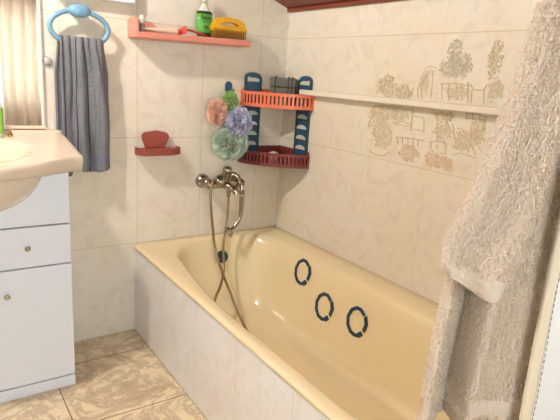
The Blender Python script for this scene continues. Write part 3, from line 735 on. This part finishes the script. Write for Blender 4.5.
# ---------------------------------------------------------------- towels hanging in the foreground on the right
FW = Vector((.56, .829, 0)).normalized(); E1 = Vector((.829, -.56, 0)).normalized()
CP = Vector((-1.5017, -2.1784, 0))
def TP(s_, z, n_=0.0): return CP + FW*(1.0 - n_) + E1*s_ + Vector((0, 0, z))      # n_ > 0 = towards the room
rail = thing('towel_rail', TP(.6, 1.56), 'wooden rail hanging from the ceiling that carries the big towels', 'rail')
MB().tube([TP(.30, 1.56), TP(.86, 1.56)], .014, 14).build('bar', m_offw, rail)
for s_ in (.33, .83):
    p = TP(s_, 1.56); MB().tube([p, Vector((p.x, p.y, CZ(p.x)+.004))], .006, 8).build('hanger', m_chrome, rail)
def interp(tab, t):
    for (t0, *a), (t1, *b_) in zip(tab, tab[1:]):
        if t <= t1:
            k = (t-t0)/(t1-t0) if t1 > t0 else 0; k = max(0, k)
            return [x+(y-x)*k for x, y in zip(a, b_)]
    return list(tab[-1][1:])
def terry(parent, name, fn, nu, nv, m, dens, tuft=.0055, hem=None, mh=None, wpx=.0015, seed=1):
    """a towel sheet with thickness and a pile of small loops standing off it"""
    f = MB(); g = [[f.bm.verts.new(fn(i/nu, j/nv)) for i in range(nu+1)] for j in range(nv+1)]
    for j in range(nv):
        f.mi = 1 if (hem and hem(j/nv)) else 0
        for i in range(nu): f._f([g[j][i], g[j][i+1], g[j+1][i+1], g[j+1][i]], True)
    o = f.build(name, [m, mh or m], parent, solid=.006)
    if dens:
        rn = random.Random(seed); V = []; F = []
        area = 0
        for j in range(nv):
            if hem and hem((j+.5)/nv): continue
            for i in range(nu):
                a, b_, c_ = Vector(fn(i/nu, j/nv)), Vector(fn((i+1)/nu, j/nv)), Vector(fn(i/nu, (j+1)/nv))
                e, h = b_-a, c_-a; nn = e.cross(h); ar = nn.length
                if ar < 1e-9: continue
                nn.normalize()
                if nn.dot(FW) > 0: nn = -nn
                cnt = ar*dens; k = int(cnt) + (rn.random() < cnt-int(cnt))
                for _ in range(k):
                    p = a + e*rn.random() + h*rn.random() + nn*.002
                    d = (nn*rn.uniform(.5, 1) + Vector((rn.gauss(0, .55), rn.gauss(0, .55), rn.gauss(-.35, .5)))).normalized()
                    sd_ = d.cross(nn)
                    if sd_.length < 1e-4: continue
                    sd_.normalize(); L_ = tuft*rn.uniform(.5, 1.1); b0 = len(V)
                    V += [p - sd_*wpx, p + sd_*wpx, p + d*L_*.6 + nn*.0006 + sd_*wpx*.8, p + d*L_ - Vector((0, 0, L_*.3))]
                    F += [(b0, b0+1, b0+2), (b0, b0+2, b0+3)]
        me = bpy.data.meshes.new('pile'); me.from_pydata([tuple(v) for v in V], [], F); me.materials.append(m_pile)
        po = bpy.data.objects.new('pile', me); C.objects.link(po)
        po.parent = parent; po.matrix_parent_inverse = Matrix.Translation(parent.location).inverted(); po['kind'] = 'stuff'
    return o
NS = lambda *a: noise.noise(Vector(a))
# upper towel: (t, s_left, z_left, s_right, z_right)
A = [(0, .500, 1.58, .575, 1.58), (.18, .462, 1.40, .560, 1.42), (.26, .448, 1.32, .545, 1.33), (.38, .430, 1.20, .538, 1.22), (.50, .405, 1.09, .530, 1.12), (.62, .380, .995, .527, 1.03), (.74, .356, .925, .523, .95), (.84, .341, .875, .512, .88), (.92, .342, .838, .498, .82), (1.0, .352, .812, .488, .766)]
def fa(u, v):
    sl, zl, sr, zr = interp(A, v)
    s_ = (sl + (sr-sl)*u)*.985; z = zl + (zr-zl)*u; z = z + (1.174-z)*.05*(z < 1.174)
    k = min(1, v*1.4)
    n_ = .030 + .045*math.sin(PI*min(1, u*1.05))**.6*k + .014*math.sin(u*9+v*2.2)*k + .010*NS(u*3, v*4, 1) - .035*max(0, u-.82)/.18*k
    n_ += .012*math.sin(PI*max(0, (v-.8)/.2))*(1-u)
    n_ += .0045*NS(u*22, v*60, 9) + .003*NS(u*45, v*120, 4)
    if v > .92: z -= .010*math.sin(PI*min(1, u*1.0))*(v-.92)/.08
    return TP(s_, z, n_)
hemA = lambda v: v > .925
ta = thing('bath_towel', TP(.45, .80, .03), 'fluffy beige bath towel in front, its slanting hem ending mid-height at right', 'towel', None)
terry(ta, 'towel_cloth', fa, 56, 110, m_towel, 420000, tuft=.0085, wpx=.0019, hem=hemA, mh=m_hem, seed=5)
f = MB()  # rolled edge of the right hand fold
f.tube(smooth_path([fa(1.0, v) - FW*.004 for v in [k/14 for k in range(15)]], 4), .006, 8).build('selvedge', m_hem, ta)
f = MB(); f.tube(smooth_path([fa(u, 1.0) for u in [k/10 for k in range(11)]], 4), .004, 8).build('hem', m_hem, ta)
# lower towel hanging behind it
B = [(0, .52, 1.575, .640, 1.575), (.35, .47, 1.15, .60, 1.15), (.52, .41, .94, .59, .95), (.62, .374, .80, .585, .83), (.75, .368, .70, .58, .72), (.90, .362, .56, .578, .58), (1.0, .360, .43, .575, .46)]
def fb(u, v):
    sl, zl, sr, zr = interp(B, v)
    s_ = sl + (sr-sl)*u; z = zl + (zr-zl)*u
    cr = .37   # deep crease between the dark left fold and the broad right fold
    if u < cr: n_ = -.020 + .020*math.sin(PI*min(1, u/cr*3.2)) - .085*(u/cr)**1.3
    else:
        q = (u-cr)/(1-cr); n_ = -.105 + .118*math.sin(PI/2*min(1, q*6)) - .018*q + .007*math.sin(q*7+v*3)
    n_ += .006*NS(u*4, v*6, 3) + .0045*NS(u*26, v*70, 9) + .003*NS(u*50, v*130, 4)
    k = min(1, v*1.6)
    s_ *= 1 + .012*k; z = z + (z-1.174)*.012*(z < 1.174)*k
    return TP(s_, z, n_*k - .004 - .008*k)
hemB = lambda v: .93 < v < .968
tb = thing('bath_towel', TP(.47, .45, -.02), 'beige bath towel hanging behind and below the front one, with smooth band', 'towel', None)
terry(tb, 'towel_cloth', fb, 60, 120, plain('beige_terry_lower', rgb(252,238,218), .95, var=.16, scale=170, bmp=.5), 380000, tuft=.0085, wpx=.0019, hem=hemB, mh=m_hem, seed=6)
# white sheet with stitched edge at the right border
def fc(u, v):
    z = 1.575 - 1.30*v; s_ = .552 + .20*u + .003*math.sin(v*8) + .028*max(0, 1-v*4)
    n_ = .035 + .010*math.sin(u*5+v) + .008*NS(u*3, v*3, 8) - .008*math.exp(-u*30)
    return TP(s_, z, n_)
tc_ = thing('cotton_sheet', TP(.65, .30, .03), 'smooth white cotton sheet with stitched cream edge at the right border', 'sheet')
MB().grid(fc, 24, 60).build('cloth', m_sheet, tc_, solid=.003)
MB().grid(lambda u, v: Vector(fc(u*.10, v)) - FW*.0035, 4, 60).build('edge_band', plain('cream_band', rgb(238,222,194), .85, scale=60, bmp=.2), tc_, solid=.002)
f = MB()
for k in range(95):
    v = (k+.2)/95; v2 = (k+.78)/95; uu = .105 + .012*math.sin(v*19)
    f.tube([Vector(fc(uu, v)) - FW*.0052, Vector(fc(uu, v2)) - FW*.0052], .0009, 5)
f.build('seam', m_stitch, tc_)

# ---------------------------------------------------------------- white curtain by the window (seen in the mirror)
t = thing('window_curtain', (-.8, YF+.06, .1), 'white curtain hanging in folds beside the frosted window, seen in mirror', 'curtain')
MB().grid(lambda u, v: (-.93 + .62*u + .006*math.sin(v*5+u*9), YF + .07 + .030*math.sin(u*46) + .012*math.sin(u*17+v*2), .12 + 1.60*v), 150, 20).build('cloth', m_curtain, t, solid=.002)
MB().tube([(-1.98, YF+.07, 1.735), (-.36, YF+.07, 1.735)], .010).build('curtain_rod', m_chrome, t)
for x in (-1.9, -.4): MB().box(x-.008, x+.008, YF, YF+.07, 1.728, 1.742).build('bracket', m_chrome, t)
